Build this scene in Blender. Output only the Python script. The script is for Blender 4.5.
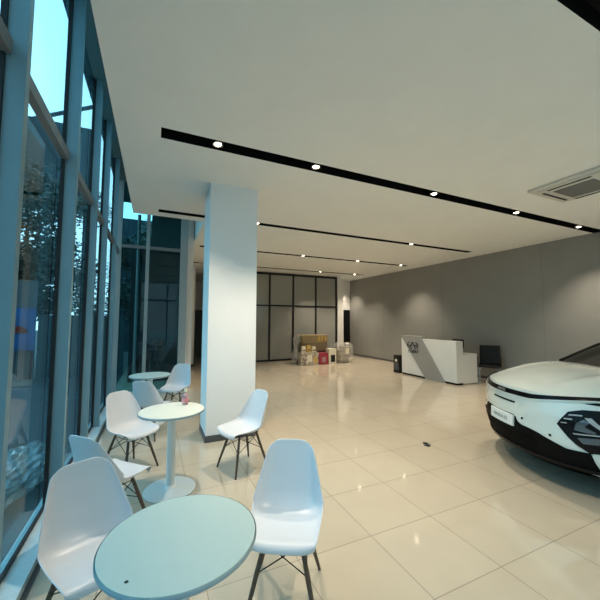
import bpy, bmesh, math, random
from mathutils import Vector, Matrix
random.seed(7)
for o in list(bpy.data.objects): bpy.data.objects.remove(o)
sc = bpy.context.scene
COL = sc.collection

# ---------------------------------------------------------------- camera
F_PX, YAW, PITCH, ROLL, CAMZ = 318.4, .4267, .0636, .0043, 1.62
cam = bpy.data.cameras.new('camera'); cam.sensor_width = 36; cam.sensor_fit = 'HORIZONTAL'
cam.lens = 36*F_PX/600; cam.clip_start = .05; cam.clip_end = 300
co = bpy.data.objects.new('camera', cam); COL.objects.link(co); sc.camera = co
cy_, sy_, cp_, sp_ = math.cos(YAW), math.sin(YAW), math.cos(PITCH), math.sin(PITCH)
Fv = Vector((sy_*cp_, cy_*cp_, sp_)); Rv = Vector((cy_, -sy_, 0)); Uv = Rv.cross(Fv)
cr_, sr_ = math.cos(ROLL), math.sin(ROLL)
R2 = cr_*Rv + sr_*Uv; U2 = -sr_*Rv + cr_*Uv
co.matrix_world = Matrix(((R2.x, U2.x, -Fv.x, 0), (R2.y, U2.y, -Fv.y, 0), (R2.z, U2.z, -Fv.z, CAMZ), (0, 0, 0, 1)))

# ---------------------------------------------------------------- world, exposure
sc.view_settings.view_transform = 'Standard'; sc.view_settings.look = 'None'
sc.view_settings.gamma = 1; sc.view_settings.use_curve_mapping = False
sc.view_settings.exposure = 1.08
SKY_STRENGTH = 1.75
SKY_BACK = .32        # sky strength factor behind the camera, dimmer there than ahead
SPOT_W = 105
SPOT_COL = (1.0, .86, .68)
w = bpy.data.worlds.new('sky'); sc.world = w; w.use_nodes = True
nt = w.node_tree; nt.nodes.clear()
out = nt.nodes.new('ShaderNodeOutputWorld'); bg = nt.nodes.new('ShaderNodeBackground')
tc = nt.nodes.new('ShaderNodeTexCoord'); sep = nt.nodes.new('ShaderNodeSeparateXYZ'); rmp = nt.nodes.new('ShaderNodeValToRGB')
nt.links.new(tc.outputs['Generated'], sep.inputs[0]); nt.links.new(sep.outputs['Z'], rmp.inputs[0])
e = rmp.color_ramp.elements
e[0].position = 0; e[0].color = (.62, .80, .86, 1); e[1].position = 1; e[1].color = (.38, .66, .86, 1)
nt.links.new(rmp.outputs[0], bg.inputs[0])
mr = nt.nodes.new('ShaderNodeMapRange'); mr.inputs['From Min'].default_value = .2; mr.inputs['From Max'].default_value = -.9
mr.inputs['To Min'].default_value = SKY_STRENGTH; mr.inputs['To Max'].default_value = SKY_STRENGTH*SKY_BACK
nt.links.new(sep.outputs['Y'], mr.inputs['Value']); nt.links.new(mr.outputs[0], bg.inputs[1])
nt.links.new(bg.outputs[0], out.inputs[0])

# ---------------------------------------------------------------- materials
def mat(name, col, rough=.5, metal=0, noise=0, nscale=20, bump=0, spec=.5, trans=0, coat=0, emis=None, estr=0, alpha=1, ior=1.45):
    m = bpy.data.materials.new(name); m.use_nodes = True
    t = m.node_tree; p = t.nodes['Principled BSDF']
    p.inputs['Base Color'].default_value = (*col, 1); p.inputs['Roughness'].default_value = rough
    p.inputs['Metallic'].default_value = metal; p.inputs['Specular IOR Level'].default_value = spec
    p.inputs['Transmission Weight'].default_value = trans; p.inputs['Coat Weight'].default_value = coat
    p.inputs['Alpha'].default_value = alpha; p.inputs['IOR'].default_value = ior
    if emis: p.inputs['Emission Color'].default_value = (*emis, 1); p.inputs['Emission Strength'].default_value = estr
    if noise or bump:
        c = t.nodes.new('ShaderNodeTexCoord'); n = t.nodes.new('ShaderNodeTexNoise'); n.inputs['Scale'].default_value = nscale
        n.inputs['Detail'].default_value = 4
        t.links.new(c.outputs['Object'], n.inputs['Vector'])
        if noise:
            r = t.nodes.new('ShaderNodeValToRGB')
            r.color_ramp.elements[0].position = .3; r.color_ramp.elements[1].position = .7
            r.color_ramp.elements[0].color = (*[max(0, x*(1-noise)) for x in col], 1)
            r.color_ramp.elements[1].color = (*[min(1, x*(1+noise)) for x in col], 1)
            t.links.new(n.outputs['Fac'], r.inputs[0]); t.links.new(r.outputs[0], p.inputs['Base Color'])
        if bump:
            b = t.nodes.new('ShaderNodeBump'); b.inputs['Strength'].default_value = bump; b.inputs['Distance'].default_value = .01
            t.links.new(n.outputs['Fac'], b.inputs['Height']); t.links.new(b.outputs[0], p.inputs['Normal'])
    return m

def floor_mat():
    m = bpy.data.materials.new('polished_tile'); m.use_nodes = True; t = m.node_tree; p = t.nodes['Principled BSDF']
    c = t.nodes.new('ShaderNodeTexCoord'); mp = t.nodes.new('ShaderNodeMapping')
    mp.inputs['Location'].default_value = (-.333, -.259, 0)
    b = t.nodes.new('ShaderNodeTexBrick'); b.offset = 0; b.squash = 1
    b.inputs['Scale'].default_value = 1; b.inputs['Brick Width'].default_value = .6; b.inputs['Row Height'].default_value = .6
    b.inputs['Mortar Size'].default_value = .003; b.inputs['Mortar Smooth'].default_value = .1; b.inputs['Bias'].default_value = 0
    b.inputs['Color1'].default_value = (.50, .44, .34, 1); b.inputs['Color2'].default_value = (.53, .468, .362, 1)
    b.inputs['Mortar'].default_value = (.29, .26, .21, 1)
    n = t.nodes.new('ShaderNodeTexNoise'); n.inputs['Scale'].default_value = 3; n.inputs['Detail'].default_value = 6
    mx = t.nodes.new('ShaderNodeMixRGB'); mx.blend_type = 'MULTIPLY'; mx.inputs[0].default_value = .12
    t.links.new(c.outputs['Object'], mp.inputs[0]); t.links.new(mp.outputs[0], b.inputs['Vector'])
    t.links.new(mp.outputs[0], n.inputs['Vector'])
    t.links.new(b.outputs['Color'], mx.inputs[1]); t.links.new(n.outputs['Fac'], mx.inputs[2])
    t.links.new(mx.outputs[0], p.inputs['Base Color'])
    p.inputs['Roughness'].default_value = .07; p.inputs['Specular IOR Level'].default_value = .9
    return m

def glass_mat(name, tint, base=.04, refl=(1, 1, 1), rough=0.0):
    m = bpy.data.materials.new(name); m.use_nodes = True; t = m.node_tree; t.nodes.clear()
    o = t.nodes.new('ShaderNodeOutputMaterial'); tr = t.nodes.new('ShaderNodeBsdfTransparent'); tr.inputs[0].default_value = (*tint, 1)
    g = t.nodes.new('ShaderNodeBsdfGlossy'); g.inputs['Roughness'].default_value = rough; g.inputs[0].default_value = (*refl, 1)
    mx = t.nodes.new('ShaderNodeMixShader'); fr = t.nodes.new('ShaderNodeLayerWeight')
    pw = t.nodes.new('ShaderNodeMath'); pw.operation = 'POWER'; pw.inputs[1].default_value = 5
    ad = t.nodes.new('ShaderNodeMath'); ad.operation = 'MULTIPLY_ADD'; ad.inputs[1].default_value = .55; ad.inputs[2].default_value = base
    t.links.new(fr.outputs['Facing'], pw.inputs[0]); t.links.new(pw.outputs[0], ad.inputs[0]); t.links.new(ad.outputs[0], mx.inputs[0])
    t.links.new(tr.outputs[0], mx.inputs[1]); t.links.new(g.outputs[0], mx.inputs[2]); t.links.new(mx.outputs[0], o.inputs[0])
    return m

def frosted_mat():
    m = bpy.data.materials.new('frosted_glass'); m.use_nodes = True; t = m.node_tree; t.nodes.clear()
    o = t.nodes.new('ShaderNodeOutputMaterial'); tr = t.nodes.new('ShaderNodeBsdfTransparent'); tr.inputs[0].default_value = (.5, .5, .48, 1)
    d = t.nodes.new('ShaderNodeBsdfDiffuse'); d.inputs[0].default_value = (.42, .42, .38, 1)
    g = t.nodes.new('ShaderNodeBsdfGlossy'); g.inputs['Roughness'].default_value = .05
    m1 = t.nodes.new('ShaderNodeMixShader'); m2 = t.nodes.new('ShaderNodeMixShader')
    m1.inputs[0].default_value = .7; fr = t.nodes.new('ShaderNodeFresnel'); fr.inputs[0].default_value = 1.6
    t.links.new(tr.outputs[0], m1.inputs[1]); t.links.new(d.outputs[0], m1.inputs[2])
    t.links.new(fr.outputs[0], m2.inputs[0]); t.links.new(m1.outputs[0], m2.inputs[1]); t.links.new(g.outputs[0], m2.inputs[2])
    t.links.new(m2.outputs[0], o.inputs[0])
    return m

def paint_wave(name, c1, c2, scale, axis='X'):
    m = bpy.data.materials.new(name); m.use_nodes = True; t = m.node_tree; p = t.nodes['Principled BSDF']
    c = t.nodes.new('ShaderNodeTexCoord'); n = t.nodes.new('ShaderNodeTexWave'); n.bands_direction = axis; n.inputs['Scale'].default_value = scale
    r = t.nodes.new('ShaderNodeValToRGB'); r.color_ramp.elements[0].color = (*c1, 1); r.color_ramp.elements[1].color = (*c2, 1)
    t.links.new(c.outputs['Object'], n.inputs['Vector']); t.links.new(n.outputs['Fac'], r.inputs[0]); t.links.new(r.outputs[0], p.inputs['Base Color'])
    p.inputs['Roughness'].default_value = .6
    return m

M = dict(
 floor=floor_mat(),
 ceiling=mat('ceiling_paint', (.84, .855, .82), .9, noise=.015, nscale=3),
 wall=mat('grey_wall_paint', (.26, .255, .235), .75, noise=.03, nscale=2),
 white=mat('white_wall_paint', (.75, .74, .71), .7, noise=.02, nscale=2),
 column=mat('column_paint', (.82, .84, .84), .6, noise=.01, nscale=4),
 kick=mat('dark_grey_skirting', (.07, .075, .08), .4),
 black=mat('matte_black', (.006, .006, .006), .6, spec=.2),
 blackmetal=mat('black_metal', (.012, .012, .012), .35, metal=.3),
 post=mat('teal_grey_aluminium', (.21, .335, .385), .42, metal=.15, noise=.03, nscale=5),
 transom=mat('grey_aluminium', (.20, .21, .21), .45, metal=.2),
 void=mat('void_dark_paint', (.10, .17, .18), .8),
 gasket=mat('black_gasket', (.01, .012, .014), .6),
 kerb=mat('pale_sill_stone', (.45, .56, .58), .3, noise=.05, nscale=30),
 glass=glass_mat('tinted_window_glass', (.60, .80, .86), .03),
 clearglass=glass_mat('end_window_glass', (.40, .68, .72), .03),
 clearglass2=glass_mat('front_window_glass', (.80, .90, .92), .04),
 frosted=frosted_mat(),
 shell=mat('white_plastic', (.64, .66, .69), .33, noise=.01, nscale=10),
 wood=mat('dark_stained_wood', (.085, .055, .035), .45, noise=.3, nscale=60),
 wire=mat('black_wire', (.01, .01, .01), .4, metal=.5),
 tabletop=mat('pale_laminate', (.50, .62, .58), .5, noise=.01, nscale=30),
 tabletopw=mat('cream_laminate', (.66, .68, .60), .5, noise=.01, nscale=30),
 tedge=mat('table_edge_grey', (.30, .40, .44), .4),
 powder=mat('white_powder_coat', (.62, .66, .65), .35),
 deskw=mat('desk_white_laminate', (.70, .70, .67), .4),
 deskg=mat('desk_grey_laminate', (.30, .295, .275), .45),
 logo=mat('dark_logo_metal', (.03, .03, .03), .3, metal=.6),
 leather=mat('black_leather', (.003, .003, .003), .6, noise=.2, nscale=40, bump=.2),
 chrome=mat('chrome', (.5, .5, .5), .12, metal=1),
 paint=mat('white_car_paint', (.64, .70, .66), .22, coat=1, noise=.01, nscale=3),
 cblack=mat('gloss_black_trim', (.003, .003, .004), .25, spec=.22),
 cplastic=mat('black_bumper_plastic', (.003, .0035, .0035), .6, spec=.1),
 cglass=mat('car_window_glass', (.010, .011, .010), .12, spec=.4),
 tyre=mat('tyre_rubber', (.012, .012, .012), .8, bump=.3, nscale=60),
 rim=mat('alloy', (.45, .46, .47), .25, metal=1),
 plate=mat('plate_white', (.72, .76, .74), .4),
 platetxt=mat('plate_ink', (.22, .25, .25), .5),
 lamp=mat('lamp_lens', (.10, .11, .12), .12, coat=.5, metal=.6),
 lampw=mat('lamp_white_insert', (.34, .37, .38), .2),
 ledglass=mat('downlight_lens', (1, .9, .75), .4, emis=(1, .84, .6), estr=8),
 acw=mat('ac_white_plastic', (.62, .61, .56), .45),
 acg=mat('ac_grille_grey', (.22, .225, .215), .6),
 card=mat('brown_cardboard', (.34, .25, .13), .7, noise=.12, nscale=9),
 card2=mat('dark_cardboard', (.22, .17, .10), .7, noise=.15, nscale=12),
 gold=mat('gold_label', (.65, .42, .10), .4),
 cream=mat('cream_label', (.75, .70, .55), .5),
 floral=mat('speckled_carton_print', (.42, .36, .28), .6, noise=.75, nscale=13),
 red=mat('red_carton', (.32, .03, .05), .5, noise=.3, nscale=14),
 pink=mat('pink_plastic', (.75, .28, .30), .3),
 pinkclear=mat('clear_pink_plastic', (.85, .55, .55), .15, trans=.5),
 wrap=mat('clear_plastic_wrap', (.75, .72, .66), .15, alpha=.30, bump=.6, nscale=9, coat=.5),
 wrapped=mat('wrapped_goods', (.30, .26, .19), .6, noise=.6, nscale=10),
 asphalt=mat('outside_paving', (.035, .045, .05), .8, noise=.25, nscale=2),
 leaf=mat('leaves', (.022, .050, .032), .5, noise=.4, nscale=3),
 bark=mat('bark', (.05, .04, .03), .9, noise=.4, nscale=15),
 bldg=mat('teal_grey_cladding', (.045, .075, .085), .6, noise=.06, nscale=.5),
 bldgd=mat('dark_pane_fill', (.006, .009, .011), .5, noise=.2, nscale=1),  # near black fill standing in for dark reflections in the end glass
 bldgb=mat('blue_grey_render', (.03, .06, .09), .6, noise=.05, nscale=1),
 fence=paint_wave('corrugated_grey', (.05, .08, .09), (.13, .18, .20), 6),
 poster=mat('poster_blue', (.02, .14, .36), .35, noise=.5, nscale=2),
 red2=mat('poster_red', (.45, .06, .03), .35),
)

# ---------------------------------------------------------------- mesh helpers
def bm_box(bm, c, s, bevel=0, rz=0, mi=0):
    r = bmesh.ops.create_cube(bm, size=1)
    vs = r['verts']
    for v in vs: v.co = Vector((v.co.x*s[0], v.co.y*s[1], v.co.z*s[2]))
    fs = list({f for v in vs for f in v.link_faces})
    if bevel:
        es = list({e for v in vs for e in v.link_edges})
        rr = bmesh.ops.bevel(bm, geom=es, offset=bevel, segments=2, affect='EDGES', profile=.6)
        vs = list({v for f in rr['faces'] for v in f.verts} | {v for v in vs if v.is_valid})
        fs = list({f for v in vs for f in v.link_faces})
    mt = Matrix.Translation(c) @ Matrix.Rotation(rz, 4, 'Z')
    for v in vs: v.co = mt @ v.co
    for f in fs: f.material_index = mi
def box2(bm, x0, x1, y0, y1, z0, z1, bevel=0):
    bm_box(bm, ((x0+x1)/2, (y0+y1)/2, (z0+z1)/2), (x1-x0, y1-y0, z1-z0), bevel)
def tube(bm, pts, rad, n=8, cap=True):
    pts = [Vector(p) for p in pts]
    rads = rad if isinstance(rad, (list, tuple)) else [rad]*len(pts)
    rings = []; up = None
    for i, p in enumerate(pts):
        d = (pts[min(i+1, len(pts)-1)]-pts[max(i-1, 0)]).normalized()
        if up is None: up = d.orthogonal().normalized()
        a = (up - d*up.dot(d)).normalized(); up = a; b = d.cross(a)
        rings.append([bm.verts.new(p+rads[i]*(math.cos(2*math.pi*k/n)*a+math.sin(2*math.pi*k/n)*b)) for k in range(n)])
    for i in range(len(rings)-1):
        for k in range(n): bm.faces.new((rings[i][k], rings[i][(k+1) % n], rings[i+1][(k+1) % n], rings[i+1][k]))
    if cap: bm.faces.new(rings[0][::-1]); bm.faces.new(rings[-1])
def lathe(bm, prof, n=48, c=(0, 0, 0)):
    rings = []
    for r, z in prof:
        if r < 1e-6: rings.append([bm.verts.new((c[0], c[1], c[2]+z))])
        else: rings.append([bm.verts.new((c[0]+r*math.cos(2*math.pi*k/n), c[1]+r*math.sin(2*math.pi*k/n), c[2]+z)) for k in range(n)])
    for a, b in zip(rings, rings[1:]):
        for k in range(n):
            k2 = (k+1) % n
            q = [a[k % len(a)], a[k2 % len(a)], b[k2 % len(b)], b[k % len(b)]]
            u = []
            for v in q:
                if v not in u: u.append(v)
            if len(u) > 2: bm.faces.new(u)
def grid(bm, rows):
    vs = [[bm.verts.new(p) for p in r] for r in rows]
    for i in range(len(vs)-1):
        for j in range(len(vs[0])-1): bm.faces.new((vs[i][j], vs[i][j+1], vs[i+1][j+1], vs[i+1][j]))
    return vs
def obj(name, bm, m, parent=None, smooth=False, mats=None, normals=True):
    me = bpy.data.meshes.new(name)
    if normals: bmesh.ops.recalc_face_normals(bm, faces=bm.faces)
    bm.to_mesh(me); bm.free()
    if smooth:
        for p in me.polygons: p.use_smooth = True
        me.set_sharp_from_angle(angle=math.radians(38))
    me.materials.append(m)
    for x in mats or []: me.materials.append(x)
    o = bpy.data.objects.new(name, me); COL.objects.link(o)
    if parent: o.parent = parent
    return o
def B(): return bmesh.new()
def tag(o, label, cat, group=None, kind=None):
    o['label'] = label; o['category'] = cat
    if group: o['group'] = group
    if kind: o['kind'] = kind
    return o
def thing(name, label, cat, loc=(0, 0, 0), rz=0, group=None):
    o = bpy.data.objects.new(name, None); COL.objects.link(o); o.empty_display_size = .1
    o.location = loc; o.rotation_euler = (0, 0, rz)
    return tag(o, label, cat, group)
def struct(name, bm, m, parent=None, smooth=False):
    o = obj(name, bm, m, parent, smooth)
    if not parent: o['kind'] = 'structure'
    return o
def sbox(name, m, *a, parent=None, bevel=0):
    b = B(); box2(b, *a, bevel); return struct(name, b, m, parent)
def copy_tree(o, parent=None):
    c = o.copy(); COL.objects.link(c)
    if parent: c.parent = parent
    for ch in [x for x in bpy.data.objects if x.parent == o]: copy_tree(ch, c)
    return c
def text_mesh(s, size, extrude=.001):
    cu = bpy.data.curves.new('t', 'FONT'); cu.body = s; cu.size = size; cu.extrude = extrude; cu.align_x = 'CENTER'; cu.align_y = 'CENTER'
    o = bpy.data.objects.new('t', cu); COL.objects.link(o)
    me = bpy.data.meshes.new_from_object(o.evaluated_get(bpy.context.evaluated_depsgraph_get()))
    bpy.data.objects.remove(o); return me

# ---------------------------------------------------------------- room shell
H = 3.53; XW = 8.57; XG = -.8; HV = 4.68; YB = 13.0; YF = -2.6; YP = 12.0; YG = 7.9
b = B(); box2(b, XG-.02, XW+.1, YF-.1, 17, -.1, 0); struct('floor', b, M['floor'])
# ceiling with slots cut out and the open void along the facade
slots = [(-1.71, -1.51, 0, XW-.6), (.79, .99, 0, XW-.6), (3.35, 3.55, 0, XW), (5.93, 6.09, 0, 7.91), (8.42, 8.58, 1.0, 7.95), (10.94, 11.10, 1.0, 7.95)]
xs = sorted({-.41, .82, XW} | {s[2] for s in slots} | {s[3] for s in slots})
ys = sorted({YF, YB, 6.33, 9.2} | {s[0] for s in slots} | {s[1] for s in slots})
b = B()
for x0, x1 in zip(xs, xs[1:]):
    for y0, y1 in zip(ys, ys[1:]):
        cx, cy = (x0+x1)/2, (y0+y1)/2
        if any(s[0] < cy < s[1] and s[2] < cx < s[3] for s in slots): continue
        if cx < .82 and 6.33 < cy < 9.2: continue
        if cx < .82 and cy > 9.2: continue
        v = [b.verts.new(p) for p in ((x0, y0, H), (x1, y0, H), (x1, y1, H), (x0, y1, H))]; b.faces.new(v)
# upstands round the void
def quad(b, *p): b.faces.new([b.verts.new(q) for q in p])
quad(b, (-.41, YF, H), (-.41, 6.33, H), (-.41, 6.33, HV), (-.41, YF, HV))
quad(b, (-.41, 6.33, H), (.82, 6.33, H), (.82, 6.33, HV), (-.41, 6.33, HV))
quad(b, (.82, 6.33, H), (.82, 9.2, H), (.82, 9.2, HV), (.82, 6.33, HV))
bmesh.ops.remove_doubles(b, verts=b.verts, dist=.0005)
ce = struct('ceiling', b, M['ceiling'])
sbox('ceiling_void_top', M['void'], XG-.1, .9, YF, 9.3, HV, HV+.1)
sbox('roof_slab', M['void'], -.40, XW+.1, YF, 6.32, H+.22, H+.32)
sbox('roof_slab_rear', M['void'], .83, XW+.1, 6.32, 17.2, H+.22, H+.32)
sbox('wall_right', M['wall'], XW, XW+.12, YF, 17.1, -.05, H+.25)
for i, y in enumerate((1.6, 4.58, 7.56, 10.54)):
    sbox('trim_%d' % (i+1), mat('wall_joint', (.2, .197, .18), .8), XW-.002, XW+.01, y-.004, y+.004, 0, H)
w3 = sbox('window_3', M['clearglass2'], XG, XW, YF-.012, YF, .06, H)
for k in range(8):
    x = XG+k*1.335
    b = B(); box2(b, x, x+.07, YF-.03, YF+.09, 0, H); obj('window_post', b, M['post'], w3)
b = B(); box2(b, XG, XW, YF-.02, YF+.05, 2.6, 2.68); obj('window_transom', b, M['transom'], w3)
sbox('wall_front', M['white'], XG-.1, XW+.1, YF-.1, YF+.02, H, HV)
sbox('wall_left', M['white'], .66, .80, YG+.06, 17.1, 0, HV)
# back of the hall
sbox('wall_back', M['white'], 7.25, XW, YB, YB+.1, 2.12, H)
sbox('wall_passage', M['white'], .7, XW, 17.0, 17.1, 0, H+.2)
sbox('pillar_white', M['white'], 7.23, 7.52, 11.93, 12.2, 0, H)
sbox('pillar_entrance', M['white'], 1.07, 1.27, 11.75, 11.95, 0, H)
sbox('pillar_entrance_skirting', M['kick'], 1.06, 1.30, 11.73, 11.96, 0, .08)
b = B(); box2(b, 7.25, 8.57, 12.99, 13.0, 0, .01); struct('door_1_threshold', b, M['kick'])
d = B(); box2(d, 7.6, XW, 13.02, 13.08, 0, 2.12); dr = struct('door_1', d, M['black'])
b = B(); tube(b, [(7.75, 13.0, 1.0), (7.75, 12.96, 1.0), (7.86, 12.96, 1.0)], .01); obj('door_handle', b, M['chrome'], dr, True)
# passage beyond partition: dark opening
sbox('wall_inner_back', M['white'], .8, 7.3, 16.2, 16.3, 2.1, H)
dr = sbox('door_2', mat('grey_green_door', (.10, .11, .10), .5), .9, 3.4, 16.2, 16.26, 0, 2.1)
for x in (1.6, 2.3, 3.0):
    b = B(); box2(b, x-.02, x+.02, 16.17, 16.2, 0, 2.1); obj('door_mullion', b, M['blackmetal'], dr)
sbox('ceiling_passage', M['ceiling'], .8, XW, 13, 17, H, H+.05)
# square column
b = B(); box2(b, .655, 1.325, 4.44, 5.0, 0, H, 0); struct('column', b, M['column'])
b = B(); box2(b, .645, 1.335, 4.43, 5.01, 0, .085); struct('baseboard_column', b, M['kick'])
sbox('baseboard_right', M['kick'], XW-.012, XW, YF, 12.9, 0, .07)

# glass partition at the back
part = thing('glass_partition', 'black framed frosted glass partition closing the back of the hall', 'partition', (0, YP, 0))
b = B(); box2(b, 2.4, 7.21, .015, .03, .06, 3.48); obj('glass_panel', b, M['frosted'], part)
for x in (2.42, 3.10, 4.13, 5.15, 6.19, 7.19):
    b = B(); box2(b, x-.035, x+.035, -.02, .06, 0, H-.01); obj('mullion', b, M['blackmetal'], part)
for z, h in ((.035, .07), (2.2, .06), (3.475, .09)):
    b = B(); box2(b, 2.4, 7.2, -.015, .055, z-h/2, z+h/2); obj('rail', b, M['blackmetal'], part)

# ---------------------------------------------------------------- facade
win = B()
box2(win, XG-.012, XG, YF, YG, .06, HV)
wo = struct('window_1', win, M['glass'])
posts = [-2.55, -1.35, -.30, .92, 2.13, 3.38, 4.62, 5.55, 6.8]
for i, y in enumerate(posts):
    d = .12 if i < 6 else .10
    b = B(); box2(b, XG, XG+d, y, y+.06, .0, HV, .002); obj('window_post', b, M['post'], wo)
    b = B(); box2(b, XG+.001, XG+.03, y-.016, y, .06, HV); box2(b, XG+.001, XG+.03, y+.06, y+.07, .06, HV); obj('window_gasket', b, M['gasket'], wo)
for y0, y1 in zip(posts, posts[1:]+[YG]):
    b = B(); box2(b, XG, XG+.055, y0+.06, y1, 3.04, 3.13, .004); obj('window_transom', b, M['transom'], wo)
    b = B(); box2(b, XG+.001, XG+.02, y0+.06, y1, .06, .085); obj('window_bottom_gasket', b, M['gasket'], wo)
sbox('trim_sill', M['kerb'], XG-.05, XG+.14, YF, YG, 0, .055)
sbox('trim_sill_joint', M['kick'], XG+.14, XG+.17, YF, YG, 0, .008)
w2 = sbox('window_2', M['clearglass'], XG+.02, .55, YG, YG+.012, .06, HV)
for x0, x1 in ((XG, XG+.09), (-.225, -.155), (.50, .66)):
    b = B(); box2(b, x0, x1, YG-.06, YG+.05, 0, HV, .002); obj('window_post', b, mat('pale_grey_aluminium', (.36, .40, .40), .45, metal=.1), w2)
b = B(); box2(b, XG, .5, YG-.04, YG+.04, 3.2, 3.27); obj('window_transom', b, M['transom'], w2)
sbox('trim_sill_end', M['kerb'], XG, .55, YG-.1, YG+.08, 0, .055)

# ---------------------------------------------------------------- recessed slots and downlights
slot_lights = {0: [1.8, 5.8], 1: [1.8, 5.8, 7.6], 2: [.57, 1.78, 3.79, 5.77, 7.78], 3: [1.79, 5.79], 4: [1.9, 3.96, 5.91, 7.7], 5: [5.89, 7.5]}
slot_names = ['behind the camera side', 'cut by the top right corner', 'largest, running whole to the grey wall',
              'passing behind the column top', 'next beyond the column', 'farthest, by the glass partition']
dl0 = None
for i, (y0, y1, x0, x1) in enumerate(slots):
    s = B()
    for q in (((x0, y0, H), (x1, y0, H), (x1, y0, H+.14), (x0, y0, H+.14)), ((x0, y1, H), (x1, y1, H), (x1, y1, H+.14), (x0, y1, H+.14)),
              ((x0, y0, H), (x0, y1, H), (x0, y1, H+.14), (x0, y0, H+.14)), ((x1, y0, H), (x1, y1, H), (x1, y1, H+.14), (x1, y0, H+.14)),
              ((x0, y0, H+.14), (x1, y0, H+.14), (x1, y1, H+.14), (x0, y1, H+.14))): quad(s, *q)
    bmesh.ops.remove_doubles(s, verts=s.verts, dist=.0005)
    so = obj('ceiling_light_slot', s, M['black'])
    tag(so, 'long black ceiling light slot, '+slot_names[i], 'ceiling slot', 'black light slots in the ceiling')
    for k, x in enumerate(slot_lights[i]):
        yc = (y0+y1)/2
        if dl0 is None:
            dl0 = thing('downlight', '', 'downlight', (x, yc, H+.02))
            b = B(); lathe(b, [(.045, .12), (.062, .12), (.062, 0), (.052, 0), (.045, .03), (.045, .12)], 24); obj('housing', b, M['blackmetal'], dl0, True)
            b = B(); lathe(b, [(0, -.010), (.022, -.006), (.038, .006), (.038, .02), (0, .02)], 24); obj('lens', b, M['ledglass'], dl0, True)
            li = bpy.data.lights.new('downlight_beam', 'SPOT'); li.energy = SPOT_W; li.color = SPOT_COL; li.spot_size = math.radians(95); li.spot_blend = .85; li.shadow_soft_size = .035
            lo = bpy.data.objects.new('beam', li); COL.objects.link(lo); lo.parent = dl0; lo.location = (0, 0, -.03)
            dl = dl0
        else:
            dl = copy_tree(dl0)
        dl.location = (x, yc, H+.004)
        n = len(slot_lights[i])
        pos = ['1st', '2nd', '3rd', '4th', '5th'][k]
        dl['label'] = 'warm downlight, %s from the windows, in the slot %s' % (pos, slot_names[i].split(',')[0] if i else 'behind the camera')
        dl['group'] = 'warm downlights in the ceiling slots'

dl = copy_tree(dl0); dl.location = (7.85, 12.5, H-.002); dl['label'] = 'warm downlight over the passage between the white pillar and the grey wall'
# ---------------------------------------------------------------- ceiling air conditioner
ac = thing('ceiling_air_conditioner', 'square white ceiling cassette air conditioner with grey intake grille beside the light slot', 'air conditioner', (5.36, 2.31, H))
b = B(); bm_box(b, (0, 0, -.02), (.92, .92, .04), .018); obj('cover', b, M['acw'], ac, True)
b = B(); bm_box(b, (0, 0, -.05), (.78, .74, .025), .012); obj('frame', b, M['acw'], ac, True)
b = B(); bm_box(b, (0, 0, -.067), (.50, .46, .012), .004)
for k in range(12): bm_box(b, (-.22+k*.04, 0, -.075), (.012, .44, .006))
obj('grille', b, M['acg'], ac)
for dx, dy, sx, sy in ((0, .335, .60, .032), (0, -.335, .60, .032), (.35, 0, .032, .5), (-.35, 0, .032, .5)):
    b = B(); bm_box(b, (dx, dy, -.063), (sx, sy, .006)); bm_box(b, (dx, dy, -.068), (sx*(.96 if sx > sy else .4), sy*(.4 if sx > sy else .96), .006)); obj('air_flap', b, M['gasket'], ac)

# ---------------------------------------------------------------- chairs (moulded shell on dowel legs)
def cr(P, t):
    n = len(P)-1; x = t*n; i = min(int(x), n-1); f = x-i
    p0, p1, p2, p3 = P[max(i-1, 0)], P[i], P[i+1], P[min(i+2, n)]
    return [.5*((2*b_)+(-a+c)*f+(2*a-5*b_+4*c-d)*f*f+(-a+3*b_-3*c+d)*f**3) for a, b_, c, d in zip(p0, p1, p2, p3)]
#        x     z    halfw  lift
PROF = [(.238, .385, .178, .004), (.232, .408, .186, .008), (.198, .422, .196, .018), (.12, .414, .206, .032), (.02, .402, .214, .050), (-.07, .399, .220, .072),
        (-.132, .420, .222, .095), (-.170, .468, .219, .100), (-.192, .538, .206, .086), (-.212, .615, .187, .064), (-.232, .692, .167, .044), (-.250, .758, .148, .026), (-.260, .803, .128, .016)]
def shell_mesh():
    bm = B(); rows = []; NR, NC = 34, 18
    for i in range(NR+1):
        s = i/NR
        x, z, hw, lf = cr(PROF, s)
        x2, z2, _, _ = cr(PROF, min(1, s+.01)); x1, z1, _, _ = cr(PROF, max(0, s-.01))
        tx, tz = x2-x1, z2-z1; l = math.hypot(tx, tz); tx /= l; tz /= l
        nx, nz = -tz, tx
        if nx < 0 and z > .5: nx, nz = -nx, -nz
        if z <= .5 and nz < 0: nx, nz = -nx, -nz
        row = []
        for j in range(NC+1):
            t = -1+2*j/NC; a = abs(t)
            k = lf*a**2.4
            px = x+nx*k; pz = z+nz*k; py = hw*math.sin(t*math.pi/2*.92)/math.sin(math.pi/2*.92)
            if s > .88: q = ((s-.88)/.12); pz -= q*q*.040*a**3.5; py *= (1-.08*q*q*a)
            if s < .14: q = (1-s/.14); px -= q*.055*a**2.6
            row.append((px, py, pz))
        rows.append(row)
    grid(bm, rows); return bm
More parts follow.
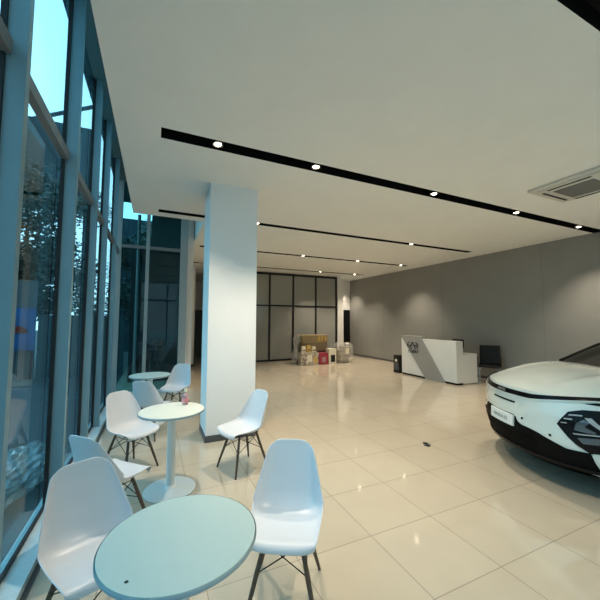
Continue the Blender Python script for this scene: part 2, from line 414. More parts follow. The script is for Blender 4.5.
def make_chair():
    t = thing('shell_chair', '', 'chair')
    sh = obj('seat_shell', shell_mesh(), M['shell'], t, True)
    md = sh.modifiers.new('s', 'SOLIDIFY'); md.thickness = .008; md.offset = 0
    md = sh.modifiers.new('u', 'SUBSURF'); md.levels = 1; md.render_levels = 1
    top = {}; foot = {}
    for sx in (1, -1):
        for sy in (1, -1):
            a = Vector((sx*.105+.0, sy*.10, .385)); f = Vector((sx*.205-.0, sy*.195, 0)); top[sx, sy] = a; foot[sx, sy] = f
            b = B(); tube(b, [a, a.lerp(f, .45), f], [.0125, .0145, .0095], 12); obj('leg', b, M['wood'], t, True)
    b = B()
    P = lambda k, z: top[k].lerp(foot[k], (.385-z)/.385)
    ks = [(1, 1), (1, -1), (-1, -1), (-1, 1)]
    for i in range(4):
        k, k2 = ks[i], ks[(i+1) % 4]
        tube(b, [P(k, .36), P(k2, .215)], .0035, 6); tube(b, [P(k2, .36), P(k, .215)], .0035, 6)
    for k in ks: tube(b, [P(k, .375), Vector((0, k[1]*.03, .40))], .005, 6)
    obj('wire_brace', b, M['wire'], t, True)
    b = B()
    for k in ks: bm_box(b, top[k]+Vector((0, 0, .002)), (.03, .03, .012), .003)
    bm_box(b, (0, .10, .392), (.24, .022, .008)); bm_box(b, (0, -.10, .392), (.24, .022, .008)); bm_box(b, (.0, 0, .392), (.03, .22, .008))
    obj('seat_mount', b, M['wire'], t)
    return t
chairs = [  # x, y, heading vector, label
 (-.25, 2.02, (.45, -.89), 'white shell chair at the left of the nearest table, back to the windows'),
 (.755, 1.85, (-.50, -.866), 'white shell chair at the right of the nearest table, legs on open floor'),
 (-.275, 2.91, (.70, .71), 'bluish white shell chair seen from its shaded back, just behind the front left chair'),
 (-.20, 4.01, (.62, -.78), 'white shell chair on the window side of the middle table, turned toward the camera'),
 (.93, 3.56, (-.93, -.30), 'white shell chair seen from the side in front of the square column'),
 (.0, 5.03, (.55, .83), 'grey looking shell chair with its back turned, in front of the farthest table'),
 (.385, 6.14, (-.45, -.85), 'pale blue shell chair beyond the farthest table, beside the dark glass'),
]
ch0 = make_chair()
for i, (x, y, hd, lab) in enumerate(chairs):
    c = ch0 if i == 0 else copy_tree(ch0)
    c.location = (x, y, 0); c.rotation_euler = (0, 0, math.atan2(hd[1], hd[0]))
    c['label'] = lab; c['group'] = 'white shell chairs around the cafe tables'

# ---------------------------------------------------------------- round tables
def make_table():
    t = thing('round_table', '', 'table')
    b = B(); lathe(b, [(0, .722), (.276, .722), (.293, .726), (.300, .735), (.296, .7485), (.286, .75), (0, .75)], 72); obj('table_top', b, M['tabletop'], t, True)
    b = B(); lathe(b, [(.3005, .731), (.3025, .734), (.3025, .744), (.3005, .747)], 72); obj('edge_band', b, M['tedge'], t, True)
    b = B(); lathe(b, [(.0, .028), (.038, .028), (.038, .70), (.09, .712), (.10, .722), (0, .722)], 32); obj('pedestal', b, M['powder'], t, True)
    b = B(); lathe(b, [(0, 0), (.232, 0), (.236, .006), (.232, .014), (.15, .022), (.06, .030), (.045, .045), (.038, .05), (0, .05)], 64); obj('base', b, M['powder'], t, True)
    return t
tb0 = make_table()
for i, (x, y, lab) in enumerate([(.125, 1.43, 'round pale green topped pedestal table nearest the camera, cut by the bottom edge'),
                                 (.18, 3.38, 'round cream topped pedestal table in the middle, with a pink bottle on it'),
                                 (-.04, 5.62, 'round pedestal table farthest away, by the dark end glass')]):
    t = tb0 if i == 0 else copy_tree(tb0)
    t.location = (x, y, -.018 if False else 0); t['label'] = lab; t['group'] = 'round pedestal cafe tables'
    if i:
        for ch in [o for o in bpy.data.objects if o.parent == t and o.name.startswith('table_top')]:
            ch.data = ch.data.copy(); ch.data.materials[0] = M['tabletopw'] if i == 1 else M['tabletop']
# bottle on the middle table
bt = thing('small_bottle', 'small pink bottle standing on the middle round table', 'bottle', (.31, 3.52, .75)); bt.scale = (1.2, 1.2, 1.2)
b = B(); lathe(b, [(0, 0), (.022, 0), (.025, .005), (.025, .075), (.020, .09), (.010, .10), (.010, .11), (0, .11)], 24); obj('body', b, M['pinkclear'], bt, True)
b = B(); lathe(b, [(0, .108), (.013, .108), (.013, .13), (.011, .135), (0, .135)], 20); obj('cap', b, M['cream'], bt, True)
b = B(); lathe(b, [(.0256, .02), (.0260, .021), (.0260, .06), (.0256, .061)], 24); obj('bottle_label', b, M['pink'], bt, True)
b = B(); bmesh.ops.create_icosphere(b, subdivisions=2, radius=.005)
for v in b.verts: v.co.z = v.co.z*.5+.7525; v.co.x = v.co.x*1.4-.06; v.co.y += 1.25
tag(obj('crumb', b, M['gasket']), 'tiny dark crumb on the near edge of the nearest table', 'crumb')

# ---------------------------------------------------------------- reception desk
dk = thing('reception_desk', 'white reception desk with a slanted grey band and an oval emblem', 'desk', (6.95, 6.75, 0))
def dbox(name, m, x0, x1, y0, y1, z0, z1, bev=.003, p=None):
    b = B(); box2(b, x0, x1, y0-6.75, y1-6.75, z0, z1, bev); return obj(name, b, m, p or dk)
dbox('front_counter', M['deskw'], 0, .24, 5.74, 7.70, .05, 1.10)
dbox('work_surface', M['deskw'], .242, .76, 5.74, 7.70, .69, .765)
dbox('side_panel', M['deskw'], .242, .76, 5.742, 5.78, .02, .688)
dbox('side_panel', M['deskw'], .242, .76, 7.66, 7.698, .02, .688)
dbox('plinth', M['black'], .02, .23, 5.76, 7.69, 0, .05, 0)
# slanted band standing 3 cm proud of the front
b = B()
pts = [(7.70, 1.17), (6.91, 1.17), (6.08, .0), (6.74, .0)]
fr = [b.verts.new((-.03, y-6.75, z)) for y, z in pts]; bk = [b.verts.new((-.001, y-6.75, z)) for y, z in pts]
b.faces.new(fr); b.faces.new(bk[::-1])
for i in range(4): b.faces.new((fr[i], fr[(i+1) % 4], bk[(i+1) % 4], bk[i]))
band = obj('slanted_band', b, M['deskg'], dk)
dbox('band_cap', M['deskg'], .0, .24, 6.91, 7.70, 1.102, 1.17, 0)
b = B()
oc = (7.20-6.75, .91); pr_ = []
for k in range(40):
    a = 2*math.pi*k/40; pr_.append((-.045, oc[0]+.205*math.cos(a), oc[1]+.105*math.sin(a)))
for k in range(40):
    if 6 <= k <= 13 or 27 <= k <= 30: continue
    tube(b, [pr_[k], pr_[(k+1) % 40]], .013, 6)
tube(b, [(-.045, oc[0]-.10, oc[1]-.06), (-.045, oc[0], oc[1]+.085), (-.045, oc[0]+.10, oc[1]-.06)], .014, 6)
tube(b, [(-.045, oc[0]+.06, oc[1]-.03), (-.045, oc[0]+.19, oc[1]+.02)], .012, 6)
tube(b, [(-.045, oc[0]-.06, oc[1]-.03), (-.045, oc[0]-.19, oc[1]+.02)], .012, 6)
obj('emblem', b, M['logo'], band, True)
me = text_mesh('CHERY', .13, .004)
o = bpy.data.objects.new('emblem_lettering', me); COL.objects.link(o); me.materials.append(M['logo']); o.parent = band
o.location = (-.035, oc[0]-.02, oc[1]-.19); o.rotation_euler = (math.pi/2, 0, -math.pi/2)
# black cabinet behind desk end
cb = thing('floor_speaker', 'small black box standing on the floor at the far end of the desk', 'speaker', (7.10, 7.93, 0))
b = B(); bm_box(b, (0, 0, .27), (.34, .26, .54), .012); obj('cabinet', b, M['blackmetal'], cb)
b = B(); lathe(b, [(0, 0), (.045, 0), (.05, .01), (.02, .02), (0, .02)], 20)
for v in b.verts: v.co = Vector((-.17-v.co.z, v.co.y, v.co.x+.38))
obj('round_badge', b, M['cream'], cb, True)
b = B(); bm_box(b, (-.172, 0, .2), (.008, .2, .22), .003); obj('front_cloth', b, M['kick'], cb)
# things on the desk
ph = thing('monitor', 'dark computer monitor on the lower reception worktop, top showing over the counter', 'monitor', (7.40, 6.05, .765))
b = B(); bm_box(b, (0, 0, .26), (.03, .34, .22), .008); obj('screen', b, M['blackmetal'], ph)
b = B(); bm_box(b, (.02, 0, .10), (.03, .05, .2), .004); bm_box(b, (.02, 0, .006), (.16, .2, .012), .004); obj('stand', b, M['blackmetal'], ph)

# black visitor chair behind the desk
vc = thing('office_chair', 'black padded chair with thin metal legs between desk and grey wall', 'chair', (8.08, 5.66, 0), math.radians(212))
b = B(); rows = []
for i in range(9):
    s = i/8; rows.append([(-.22-.05*s-.02*math.cos(t*1.2), t*.24, .44+.52*s) for t in [-1+.25*j for j in range(9)]])
grid(b, rows); bk = obj('backrest', b, M['leather'], vc, True); md = bk.modifiers.new('s', 'SOLIDIFY'); md.thickness = .05
b = B(); bm_box(b, (0, 0, .44), (.46, .48, .07), .02); obj('seat', b, M['leather'], vc, True)
for sx in (1, -1):
    for sy in (1, -1):
        b = B(); tube(b, [(sx*.2, sy*.22, .42), (sx*.22, sy*.24, 0)], .012, 10); obj('leg', b, M['chrome'], vc, True)
for sy in (1, -1):
    b = B(); tube(b, [(-.23, sy*.27, .62), (-.1, sy*.27, .64), (.12, sy*.27, .64), (.17, sy*.27, .6), (.18, sy*.26, .42)], .014, 10); obj('armrest', b, M['leather'], vc, True)

# ---------------------------------------------------------------- cartons by the partition
def carton(name, lab, m, x0, x1, y0, y1, z0, z1, cat='box', grp=None):
    t = thing(name, lab, cat, ((x0+x1)/2, (y0+y1)/2, z0), 0, grp)
    X, Y, Z = x1-x0, y1-y0, z1-z0
    b = B(); bm_box(b, (0, 0, Z/2), (X, Y, Z), .008); obj('carton_body', b, m, t)
    return t, X, Y, Z
G = 'cartons stacked by the glass partition'
t, X, Y, Z = carton('cardboard_box', 'wide brown carton on top of the wrapped stack', M['card'], 4.98, 6.05, 10.72, 11.3, .78, 1.06, grp=G)
for x in (.16, .28, .42):
    b = B(); bm_box(b, (x, -Y/2-.003, .15), (.08, .006, .17)); obj('printed_label', b, M['gold'], t)
t, X, Y, Z = carton('cardboard_box', 'dark brown carton in the middle of the wrapped stack', M['card2'], 5.0, 6.02, 10.70, 11.3, .47, .778, grp=G)
t, X, Y, Z = carton('cardboard_box', 'brown carton at the bottom of the stack, behind the small ones', M['card2'], 5.0, 6.1, 10.76, 11.3, 0, .468, grp=G)
t, X, Y, Z = carton('patterned_carton', 'speckled colourful carton on the floor in front of the stack', M['floral'], 4.80, 5.50, 10.42, 10.68, 0, .46, grp=G)
b = B(); bm_box(b, (-.02, -Y/2-.003, .25), (.2, .006, .24)); obj('printed_label', b, M['cream'], t)
b = B(); bm_box(b, (.22, -Y/2-.003, .18), (.14, .006, .2)); obj('printed_label', b, M['gold'], t)
for k, x in enumerate((4.93, 5.13, 5.33)):
    t, X, Y, Z = carton('small_gift_box', ['small cream box standing on the speckled carton, leftmost', 'small gold box standing on the speckled carton, between two cream ones', 'small cream box standing on the speckled carton, rightmost'][k],
                        M['gold'] if k == 1 else M['cream'], x-.06, x+.06, 10.46, 10.60, .462, .462+(.22, .24, .2)[k], grp='small boxes on the speckled carton')
    b = B(); bm_box(b, (0, -Y/2-.003, Z*.35), (.08, .006, .06)); obj('printed_label', b, M['card2'], t)
t, X, Y, Z = carton('red_carton', 'dark red carton with a pale print between speckled and white cartons', M['red'], 5.53, 5.90, 10.42, 10.70, 0, .42, grp=G)
b = B(); bm_box(b, (.0, -Y/2-.003, .17), (.14, .006, .2)); obj('printed_label', b, M['pinkclear'], t)
t, X, Y, Z = carton('white_carton', 'white carton with a black panel at the right of the stack', M['cream'], 5.94, 6.26, 10.45, 10.70, 0, .56, grp=G)
b = B(); bm_box(b, (.02, -Y/2-.003, .2), (.18, .006, .26)); obj('black_panel', b, M['gasket'], t)
# shrink-wrap round the stack's left flank
b = B(); rows = []
for i in range(14):
    rows.append([(4.84+.10*i/13+random.uniform(-.015, .015), 10.72+.55*j/9, 1.05-(1.03)*i/13+random.uniform(-.01, .01)) for j in range(10)])
rows = [[(4.88+.05*math.sin(i*.9+j)+random.uniform(-.01, .01)-.10*(i/13), 10.72+.55*j/9, 1.06-1.05*i/13) for j in range(10)] for i in range(14)]
grid(b, rows); o = obj('plastic_sheet', b, M['wrap'], None, True); md = o.modifiers.new('s', 'SOLIDIFY'); md.thickness = .004
tag(o, 'clear crinkled plastic sheet hanging down the left side of the carton stack', 'plastic sheet')
wb = thing('wrapped_bundle', 'bulky bundle shrouded in clear crumpled plastic, right of the cartons', 'bundle', (6.72, 10.75, 0))
b = B(); bm_box(b, (-.08, 0, .24), (.5, .4, .48), .02); bm_box(b, (.12, .0, .55), (.32, .36, .14), .02, rz=.3); obj('goods', b, M['wrapped'], wb)
b = B(); bmesh.ops.create_icosphere(b, subdivisions=4, radius=1)
for v in b.verts:
    p = v.co.copy(); q = Vector([math.copysign(abs(c)**.55, c) for c in p])
    n = 1+.06*math.sin(9*p.x+4*p.z)+.05*math.sin(13*p.y-6*p.z)+random.uniform(-.03, .03)
    v.co = Vector((q.x*.37*n*(1+.12*p.z), q.y*.28*n, max(.003, .37+q.z*.37*n)))
obj('plastic_cover', b, M['wrap'], wb)
b = B(); bm_box(b, (.02, -.325, .45), (.16, .006, .22)); obj('paper_label', b, M['cream'], wb)

# floor outlet
fo = thing('floor_socket', 'small dark metal socket plate lying flush in the tiled floor', 'floor socket', (3.29, 3.20, 0), .5)
b = B(); bm_box(b, (0, 0, .003), (.11, .06, .006), .002); obj('plate', b, M['kick'], fo)
b = B(); bm_box(b, (.03, .03, .008), (.05, .05, .01), .002); bm_box(b, (-.035, -.02, .008), (.04, .05, .01), .002); obj('flap', b, M['logo'], fo)

# ---------------------------------------------------------------- car
CX, CY = 3.685, 2.508; hx, hy = -.86015, .51009
car = thing('white_car', 'white compact suv with full width black light bar and dark diamond shaped headlights', 'car', (CX, CY, 0), math.atan2(hy, hx))
ZZ = [.15, .25, .35, .5, .7, .82, .9, .95]; WF = [.16, .07, .04, .0, .01, .03, .06, .10]; BB = [.84, .88, .90, .915, .915, .905, .885, .86]
def interp(x, X, Y):
    if x <= X[0]: return Y[0]
    for i in range(len(X)-1):
        if x <= X[i+1]: return Y[i]+(Y[i+1]-Y[i])*(x-X[i])/(X[i+1]-X[i])
    return Y[-1]
wf = lambda z: interp(z, ZZ, WF); bb = lambda z: interp(z, ZZ, BB)
LF, LR, LEN = .60, .55, 4.42
def L(u, w, z): return Vector((-w, u, z))          # car coordinates -> local of the empty
def ring(z, nf=40, ns=40, nr=24):
    pts = []
    B_, W_ = bb(z), wf(z); R_ = LEN-wf(z)*.8
    for i in range(nf+1):
        a = -math.pi/2+math.pi*i/nf; pts.append((B_*math.sin(a), W_+LF*(1-math.cos(a))))
    for i in range(1, ns): pts.append((B_, W_+LF+(R_-LR-W_-LF)*i/ns))
    for i in range(nr+1):
        a = math.pi/2-math.pi*i/nr; pts.append((B_*math.sin(a), R_-LR*(1-math.cos(a))))
    for i in range(ns-1, 0, -1): pts.append((-B_, W_+LF+(R_-LR-W_-LF)*i/ns))
    return pts
def inner(n_pts, hw, w0, w1, lf=.28, lr=.3, nf=40, ns=40, nr=24):
    pts = []
    for i in range(nf+1):
        a = -math.pi/2+math.pi*i/nf; s = math.sin(a); pts.append((hw*s, w0+lf*(1-math.cos(a))))
    for i in range(1, ns): pts.append((hw, w0+lf+(w1-lr-w0-lf)*i/ns))
    for i in range(nr+1):
        a = math.pi/2-math.pi*i/nr; pts.append((hw*math.sin(a), w1-lr*(1-math.cos(a))))
    for i in range(ns-1, 0, -1): pts.append((-hw, w0+lf+(w1-lr-w0-lf)*i/ns))
    return pts
bm = B()
loops = []
zs = [.19, .215, .245, .29, .35, .4, .45, .5, .55, .6, .65, .7, .74, .78, .82, .86, .895]
def lift(z, w_): return z if z > .29 else z+(.29-z)*.7*max(0, min(1, 1.4-w_/.5))
for z in zs: loops.append([bm.verts.new(L(u, w_, lift(z, w_))) for u, w_ in ring(z)])
outer = ring(.895); inn = inner(0, .735, 1.07, 3.95, .14)
for k in range(1, 13):
    s = k/12
    rise = .895+.185*(1-(1-s)**2.1)+.004*math.sin(math.pi*s)
    vs = []
    for (u0, w0), (u1, w1) in zip(outer, inn):
        u = u0+(u1-u0)*s; w_ = w0+(w1-w0)*s
        crease = .012*math.exp(-((abs(u)-.52)/.06)**2)*(1 if w_ < 1.2 else 0)*math.sin(math.pi*s)
        vs.append(bm.verts.new(L(u, w_, rise+crease+(.03*s*(1-(u/.75)**2) if w_ < 2 and abs(u) < .75 else 0))))
    loops.append(vs)
n = len(loops[0]); WH = [(.88, .34), (3.50, .34)]
for a, c in zip(loops, loops[1:]):
    for k in range(n):
        q = [a[k], a[(k+1) % n], c[(k+1) % n], c[k]]
        m_ = sum((v.co for v in q), Vector())/4
        if any(math.hypot(-m_.x-wx, m_.z-wz) < .375 for wx, wz in WH) and abs(m_.y) > .60 and m_.z < .8: continue
        bm.faces.new(q)
obj('body_shell', bm, M['paint'], car, True)
# floor pan
b = B(); b.faces.new([b.verts.new(L(u*.97, .03+w_*.99, .195)) for u, w_ in ring(.19)]); obj('underbody', b, M['cplastic'], car)
# greenhouse
low = inner(0, .735, 1.07, 3.95, .14); mid = inner(0, .66, 1.45, 3.88, .22, .3); roofl = inner(0, .575, 1.98, 3.75, .12, .25)
bm = B(); ls = []
for s in range(0, 9):
    t_ = s/8; vs = []
    for (u0, w0), (u2, w2) in zip(low, roofl):
        vs.append(bm.verts.new(L(u0+(u2-u0)*(t_**1.15), w0+(w2-w0)*t_, 1.078+.41*t_+.03*math.sin(math.pi*t_)+(.03*(1-t_)*(1-(u0/.75)**2) if w0 < 2 else 0))))
    ls.append(vs)
for a, c in zip(ls, ls[1:]):
    for k in range(n): bm.faces.new((a[k], a[(k+1) % n], c[(k+1) % n], c[k]))
gh = obj('window_band', bm, M['cglass'], car, True)
bm = B(); ls = []
for s in range(0, 7):
    t_ = s/6; f = 1-t_*.98
    cxw = 2.85
    ls.append([bm.verts.new(L(u*f, cxw+(w_-cxw)*f, 1.488+.07*(1-(1-t_)**2.2))) for u, w_ in roofl])
for a, c in zip(ls, ls[1:]):
    for k in range(n): bm.faces.new((a[k], a[(k+1) % n], c[(k+1) % n], c[k]))
obj('roof', bm, M['paint'], car, True)
for sg in (1, -1):    # A pillars
    b = B(); tube(b, [L(sg*.735, 1.18, 1.083), L(sg*.672, 1.60, 1.30), L(sg*.585, 2.06, 1.50)], [.022, .022, .022], 8); obj('windscreen_pillar', b, M['cplastic'], car, True)
    b = B(); bm_box(b, L(sg*.93, 1.85, 1.12), (.10, .2, .13), .03); tube(b, [L(sg*.72, 1.82, 1.08), L(sg*.88, 1.84, 1.10)], .015, 8); obj('door_mirror', b, M['paint'], car, True)
def surf(u, z, off=0.0):
    B_ = bb(z); s = max(-.999, min(.999, u/B_)); c = math.sqrt(1-s*s)
    w_ = wf(z)+LF*(1-c)
    nu, nw = s/B_, -c/LF; l = math.hypot(nu, nw)
    return L(u+nu/l*off, w_+nw/l*off, z)
def patch(name, m, lo, hi, u0, u1, off=.006, nu=40, nz=6, parent=None, thick=.0):
    b = B(); rows = []
    for j in range(nz+1):
        t_ = j/nz; rows.append([surf(u0+(u1-u0)*i/nu, lo(u0+(u1-u0)*i/nu)*(1-t_)+hi(u0+(u1-u0)*i/nu)*t_, off) for i in range(nu+1)])
    grid(b, rows); back = [[surf(u0+(u1-u0)*i/nu, lo(u0+(u1-u0)*i/nu)*(1-t_)+hi(u0+(u1-u0)*i/nu)*t_, -.004) for i in range(nu+1)] for t_ in (0, 1)]
    grid(b, [back[0], rows[0]]); grid(b, [rows[-1], back[1]])
    grid(b, [[r[0] for r in rows], [surf(u0, lo(u0)+(hi(u0)-lo(u0))*j/nz, -.004) for j in range(nz+1)]])
    grid(b, [[r[-1] for r in rows], [surf(u1, lo(u1)+(hi(u1)-lo(u1))*j/nz, -.004) for j in range(nz+1)]])
    bmesh.ops.remove_doubles(b, verts=b.verts, dist=.0003)
    return obj(name, b, m, parent or car, True)
barlo = lambda u: interp(abs(u), [0, .2, .45, .56, .70, .83], [.822, .823, .828, .846, .876, .905])
barhi = lambda u: interp(abs(u), [0, .2, .45, .56, .70, .83], [.868, .868, .871, .885, .909, .932])
bar = patch('light_bar', M['cblack'], barlo, barhi, -.86, .86, .012, 60, 3)
patch('bar_chrome_strip', M['paint'], lambda u: barlo(u)-.012, lambda u: barlo(u)-.002, -.86, .86, .016, 60, 2)
grl = lambda u: interp(abs(u), [0, .30, .335, .38, .47, .55, .64, .73, .84], [.61, .615, .56, .538, .53, .515, .478, .435, .44])
grille = patch('lower_grille', M['cplastic'], lambda u: interp(abs(u), [0, .8], [.285, .28]), grl, -.84, .84, .006, 60, 8)
for k, z in enumerate((.32, .36, .40, .44)):
    patch('grille_slat', M['cplastic'], lambda u, z=z: z-.008, lambda u, z=z: z+.006, -.5, .5, .014, 30, 1, parent=grille)
patch('chin_spoiler', M['cblack'], lambda u: .25, lambda u: .285, -.84, .84, .02, 60, 2)
patch('air_slot', M['cblack'], lambda u: .736, lambda u: .753, -.09, .29, .004, 12, 1)
def uvz_text(txt, size, u, z, parent, off, m, name):
    me = text_mesh(txt, size, .0015)
    for v in me.vertices:
        p = surf(u+v.co.x, z+v.co.y, off+v.co.z); v.co = p
    me.materials.append(m); o = bpy.data.objects.new(name, me); COL.objects.link(o); o.parent = parent; return o
pl_ = patch('number_plate', M['plate'], lambda u: .496, lambda u: .608, -.10, .30, .026, 12, 2)
uvz_text('OMODA E5', .050, .10, .552, pl_, .0275, M['platetxt'], 'plate_lettering')
uvz_text('OMODA', .040, .06, .842, bar, .014, mat('bar_lettering', (.25, .26, .26), .3), 'bar_lettering')
for u, z in ((.39, .605), (.642, .525), (-.39, .605), (-.642, .525)):
    b = B(); lathe(b, [(0, .004), (.011, .004), (.013, 0), (0, 0)], 14)
    c0 = surf(u, z, .002); nrm = (surf(u, z, .02)-c0).normalized(); q = nrm.to_track_quat('Z', 'Y').to_matrix()
    for v in b.verts: v.co = c0+q @ v.co
    obj('parking_sensor', b, M['cblack'], car, True)
# diamond headlights, one each side
def poly_patch(name, m, pts, off, parent=None, sg=1, sub=10):
    b = B(); cen = (sum(p[0] for p in pts)/len(pts), sum(p[1] for p in pts)/len(pts))
    dense = []
    for i in range(len(pts)):
        p, q = pts[i], pts[(i+1) % len(pts)]
        for k in range(sub): dense.append((p[0]+(q[0]-p[0])*k/sub, p[1]+(q[1]-p[1])*k/sub))
    N = len(dense); rings = []
    rings.append([b.verts.new(surf(sg*u, z, -.006)) for u, z in dense])
    for f in (1, .8, .6, .4, .2):
        rings.append([b.verts.new(surf(sg*(cen[0]+(u-cen[0])*f), cen[1]+(z-cen[1])*f, off)) for u, z in dense])
    c = b.verts.new(surf(sg*cen[0], cen[1], off))
    for a, d in zip(rings, rings[1:]):
        for k in range(N): b.faces.new((a[k], a[(k+1) % N], d[(k+1) % N], d[k]))
    for k in range(N): b.faces.new((rings[-1][k], rings[-1][(k+1) % N], c))
    return obj(name, b, m, parent or car, True)
for sg in (1, -1):
    HS = lambda pts: [(u+.048, z+.013) for u, z in pts]
    hl = poly_patch('headlight', M['cblack'], HS([(.641, .636), (.695, .765), (.76, .80), (.83, .81), (.845, .80), (.845, .44), (.79, .425), (.71, .53)]), .008, sg=sg)
    for pts in ([(.665, .655), (.70, .66), (.70, .668), (.668, .664)], [(.680, .695), (.725, .70), (.725, .710), (.684, .706)], [(.70, .735), (.765, .745), (.765, .757), (.707, .748)]):
        poly_patch('light_strip', M['lampw'], HS(pts), .013, hl, sg, 3)
    poly_patch('reflector', M['lamp'], HS([(.735, .615), (.745, .68), (.775, .72), (.80, .70), (.775, .65), (.82, .62), (.82, .60)]), .013, hl, sg, 4)
    poly_patch('light_strip', M['lampw'], HS([(.775, .735), (.80, .74), (.845, .66), (.835, .64)]), .016, hl, sg, 4)
    poly_patch('light_strip', M['lampw'], HS([(.73, .585), (.83, .60), (.83, .592), (.735, .575)]), .018, hl, sg, 4)
    poly_patch('lower_lamp', M['lamp'], HS([(.75, .55), (.83, .57), (.83, .515), (.775, .505)]), .013, hl, sg, 4)
    # side vent notch above
    poly_patch('side_marker', M['cblack'], [(.80, .868), (.845, .885), (.86, .88), (.86, .862)], .006, None, sg, 4)
# wheels and arches
for wx, wz in WH:
    for sg in (1, -1):
        c = L(sg*.80, wx, .34)
        wl = bpy.data.objects.new('wheel', None); COL.objects.link(wl); wl.parent = car; wl.location = c
        b = B(); lathe(b, [(.22, -.10), (.30, -.115), (.335, -.09), (.34, 0), (.335, .09), (.30, .115), (.22, .10)], 48)
        for v in b.verts: v.co = Vector((v.co.x, v.co.z, v.co.y))
        obj('tyre', b, M['tyre'], wl, True)
        b = B(); lathe(b, [(.225, -.1), (.225, .1)], 40); lathe(b, [(0, .05), (.05, .05), (.05, .065), (0, .07)], 20)
        for v in b.verts: v.co = Vector((v.co.x, sg*v.co.z, v.co.y))
        for k in range(5):
            a = 2*math.pi*k/5; d = Vector((math.cos(a), 0, math.sin(a))); tube(b, [d*.03+Vector((0, sg*.06, 0)), d*.13+Vector((0, sg*.08, 0)), d*.225+Vector((0, sg*.07, 0))], [.02, .022, .03], 8)
        obj('alloy_rim', b, M['rim'], wl, True)
        b = B()
        pts_ = [Vector((-wx+.385*math.cos(a), sg*(bb(max(.2, .34+.385*math.sin(a)))+.004), .34+.385*math.sin(a))) for a in [math.radians(-20+220*k/30) for k in range(31)]]
        if wx < 1:
            pts_ = []
            for a in [math.radians(-20+220*k/30) for k in range(31)]:
                z = .34+.385*math.sin(a); w_ = wx-.385*math.cos(a); Bz, Wz = bb(z), wf(z)
                cc = 1-(w_-Wz)/LF; u = Bz*math.sqrt(max(0, 1-cc*cc)) if w_ < Wz+LF else Bz
                pts_.append(L(sg*(u+.004), w_, z))
        tube(b, pts_, .028, 8); obj('arch_trim', b, M['cplastic'], car, True)
for sg in (1, -1):
    b = B(); bm_box(b, L(sg*.90, 2.2, .25), (1.8, .04, .12), .015); obj('side_sill', b, M['cplastic'], car)

# ---------------------------------------------------------------- outside
g = B(); box2(g, -60, XG-.06, -40, 60, -.16, -.06); box2(g, XG-.06, .66, YG+.1, 60, -.16, -.06); struct('ground', g, M['asphalt'])
g = B(); box2(g, XG-.06, 40, -40, YF-.15, -.16, -.06); struct('ground_bounce', g, mat('pale_bounce_paving', (.42, .43, .42), .8, noise=.1, nscale=2))  # unseen ground, made pale to bounce daylight onto the ceiling
def tree(lab, x, y, h, cw, cz0, nleaf=5000, name='leafy_tree'):
    t = thing(name, lab, 'tree', (x, y, -.06))
    b = B(); tube(b, [(0, 0, 0), (.1, .05, h*.35), (0, .1, h*.7)], [.16, .12, .05], 10)
    for k in range(7):
        a = k*2.4; tube(b, [(0.05, .05, h*(.3+.05*k)), (math.cos(a)*cw*.5, math.sin(a)*cw*.5, h*(.5+.06*k))], [.05, .015], 6)
    obj('trunk', b, M['bark'], t, True)
    b = B(); cl = []
    for k in range(60):
        a = random.uniform(0, 6.28); r = cw*math.sqrt(random.random()); cl.append(Vector((math.cos(a)*r, math.sin(a)*r, random.uniform(cz0, h))))
    for k in range(nleaf):
        c = random.choice(cl); p = c+Vector([random.gauss(0, cw*.15), random.gauss(0, cw*.15), random.gauss(0, h*.035)])
        s = random.uniform(.05, .11); q = Vector((random.uniform(-1, 1), random.uniform(-1, 1), random.uniform(-.5, .5))).normalized(); r = q.orthogonal().normalized()
        b.faces.new([b.verts.new(p+q*s), b.verts.new(p+r*s*.5), b.verts.new(p-q*s), b.verts.new(p-r*s*.5)])
    obj('foliage', b, M['leaf'], t)
tree('leafy dark tree outside the first window pane, over the blue poster', -4.3, 14.3, 7.2, 2.2, 2.0, 24000)
tree('dark bushy tree outside behind the narrow second pane', -.8, 16.4, 6.3, 1.1, 1.6, 9000)
cn = thing('canopy_building', 'long teal grey canopy building outside, under the bright sky', 'building', (-9, 18.6, 0))
b = B(); box2(b, -12, 6.0, -.5, 1.5, 7.25, 11.0); obj('canopy_slab', b, M['bldg'], cn)
b = B(); tube(b, [(2.5, .4, 10.95), (9.5, .4, 14.7)], .10, 8); obj('roof_brace', b, M['bldg'], cn, True)
for x in (-11.5, -8.5, 5.6):
    b = B(); box2(b, x, x+.3, 0, .4, -.06, 7.3); obj('canopy_post', b, M['bldg'], cn)
fc = B(); box2(fc, -5.2, -3.05, 11.25, 11.3, -.06, 2.7); fo_ = obj('corrugated_fence', fc, M['fence']); tag(fo_, 'grey corrugated metal fence panel outside, above the blue poster', 'fence')
po = thing('advertising_poster', 'blue poster showing a red car, standing outside by the fence', 'poster', (-3.3, 11.15, 0))
b = B(); box2(b, -.45, .28, -.02, .02, .75, 1.93); obj('board', b, M['poster'], po)
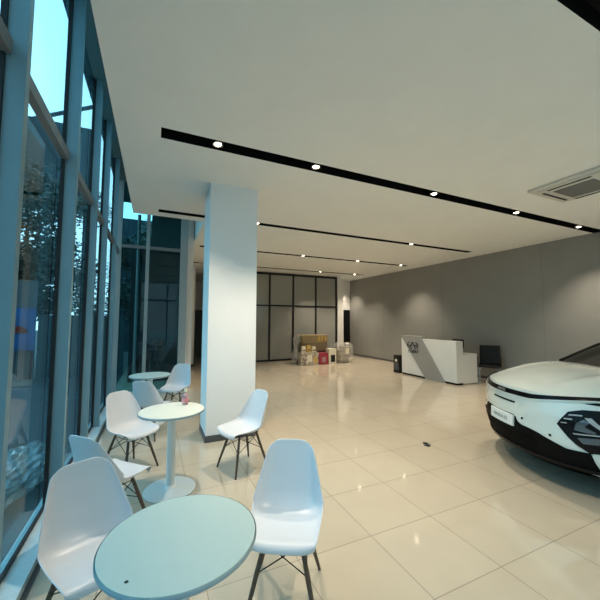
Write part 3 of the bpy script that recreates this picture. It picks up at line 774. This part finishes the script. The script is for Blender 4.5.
b = B(); bm_box(b, (-.1, -.035, 1.30), (.40, .02, .11), .04); bm_box(b, (-.1, -.035, 1.38), (.22, .02, .09), .035); obj('printed_car', b, M['red2'], po)
b = B(); box2(b, -.42, -.38, .0, .04, -.06, .75); box2(b, .2, .24, 0, .04, -.06, .75); obj('poster_leg', b, M['gasket'], po)
gw = B(); box2(gw, -2.98, -.85, 11.2, 11.4, -.06, 1.68); box2(gw, -3.0, -.85, 11.17, 11.43, 1.68, 1.74); tag(obj('boundary_wall', gw, M['bldg']), 'low grey green boundary wall outside, right of the blue poster', 'wall')
db = thing('dark_pane_block', 'near black block added outside the end glass to darken its panes', 'building', (0, 10, 0))  # made-up block with pipe, darkens the end panes in place of reflections
b = B(); box2(b, -.6, .6, -.6, 2.5, -.06, 3.5); obj('wall_block', b, M['bldgd'], db)
b = B(); tube(b, [(-.45, -.65, 0), (-.45, -.65, 4.4)], .04, 10); obj('added_pipe', b, M['transom'], db, True)
b = B(); box2(b, -.15, .6, -.6, 2.4, 3.5, 6.0); obj('upper_block', b, mat('green_pane_reflection', (.03, .07, .07), .6), db)  # added block, its green tone stands in for reflections in the upper panes
nb = thing('neighbour_building', 'blue grey neighbouring building with pale horizontal bands outside the end glass', 'building', (-2, 20, 0))
b = B(); box2(b, .2, 2.0, -1, 3, -.06, 7.0); obj('wall_block', b, M['bldgb'], nb)
for z in (.9, 2.2, 4.5):
    b = B(); box2(b, .1, 2.05, -1.1, -.95, z, z+.22); obj('band', b, M['bldg'], nb)
b = B(); bmesh.ops.create_icosphere(b, subdivisions=4, radius=1)
for v in b.verts:
    p = v.co; n_ = 1+random.uniform(-.13, .13)+.12*math.sin(7*p.x)*math.sin(6*p.y)
    v.co = Vector((-1.18+p.x*.22*n_, 4.2+p.y*.6*n_, max(-.055, .10+p.z*.17*n_)))
o = obj('plastic_reflection_heap', b, mat('crumpled_plastic_reflection', (.30, .36, .38), .15, noise=.3, nscale=12, coat=.5, alpha=.7)); tag(o, 'crumpled plastic heap added outside the window in place of a glass reflection', 'plastic sheet')  # added heap standing in for a plastic reflection in the glass
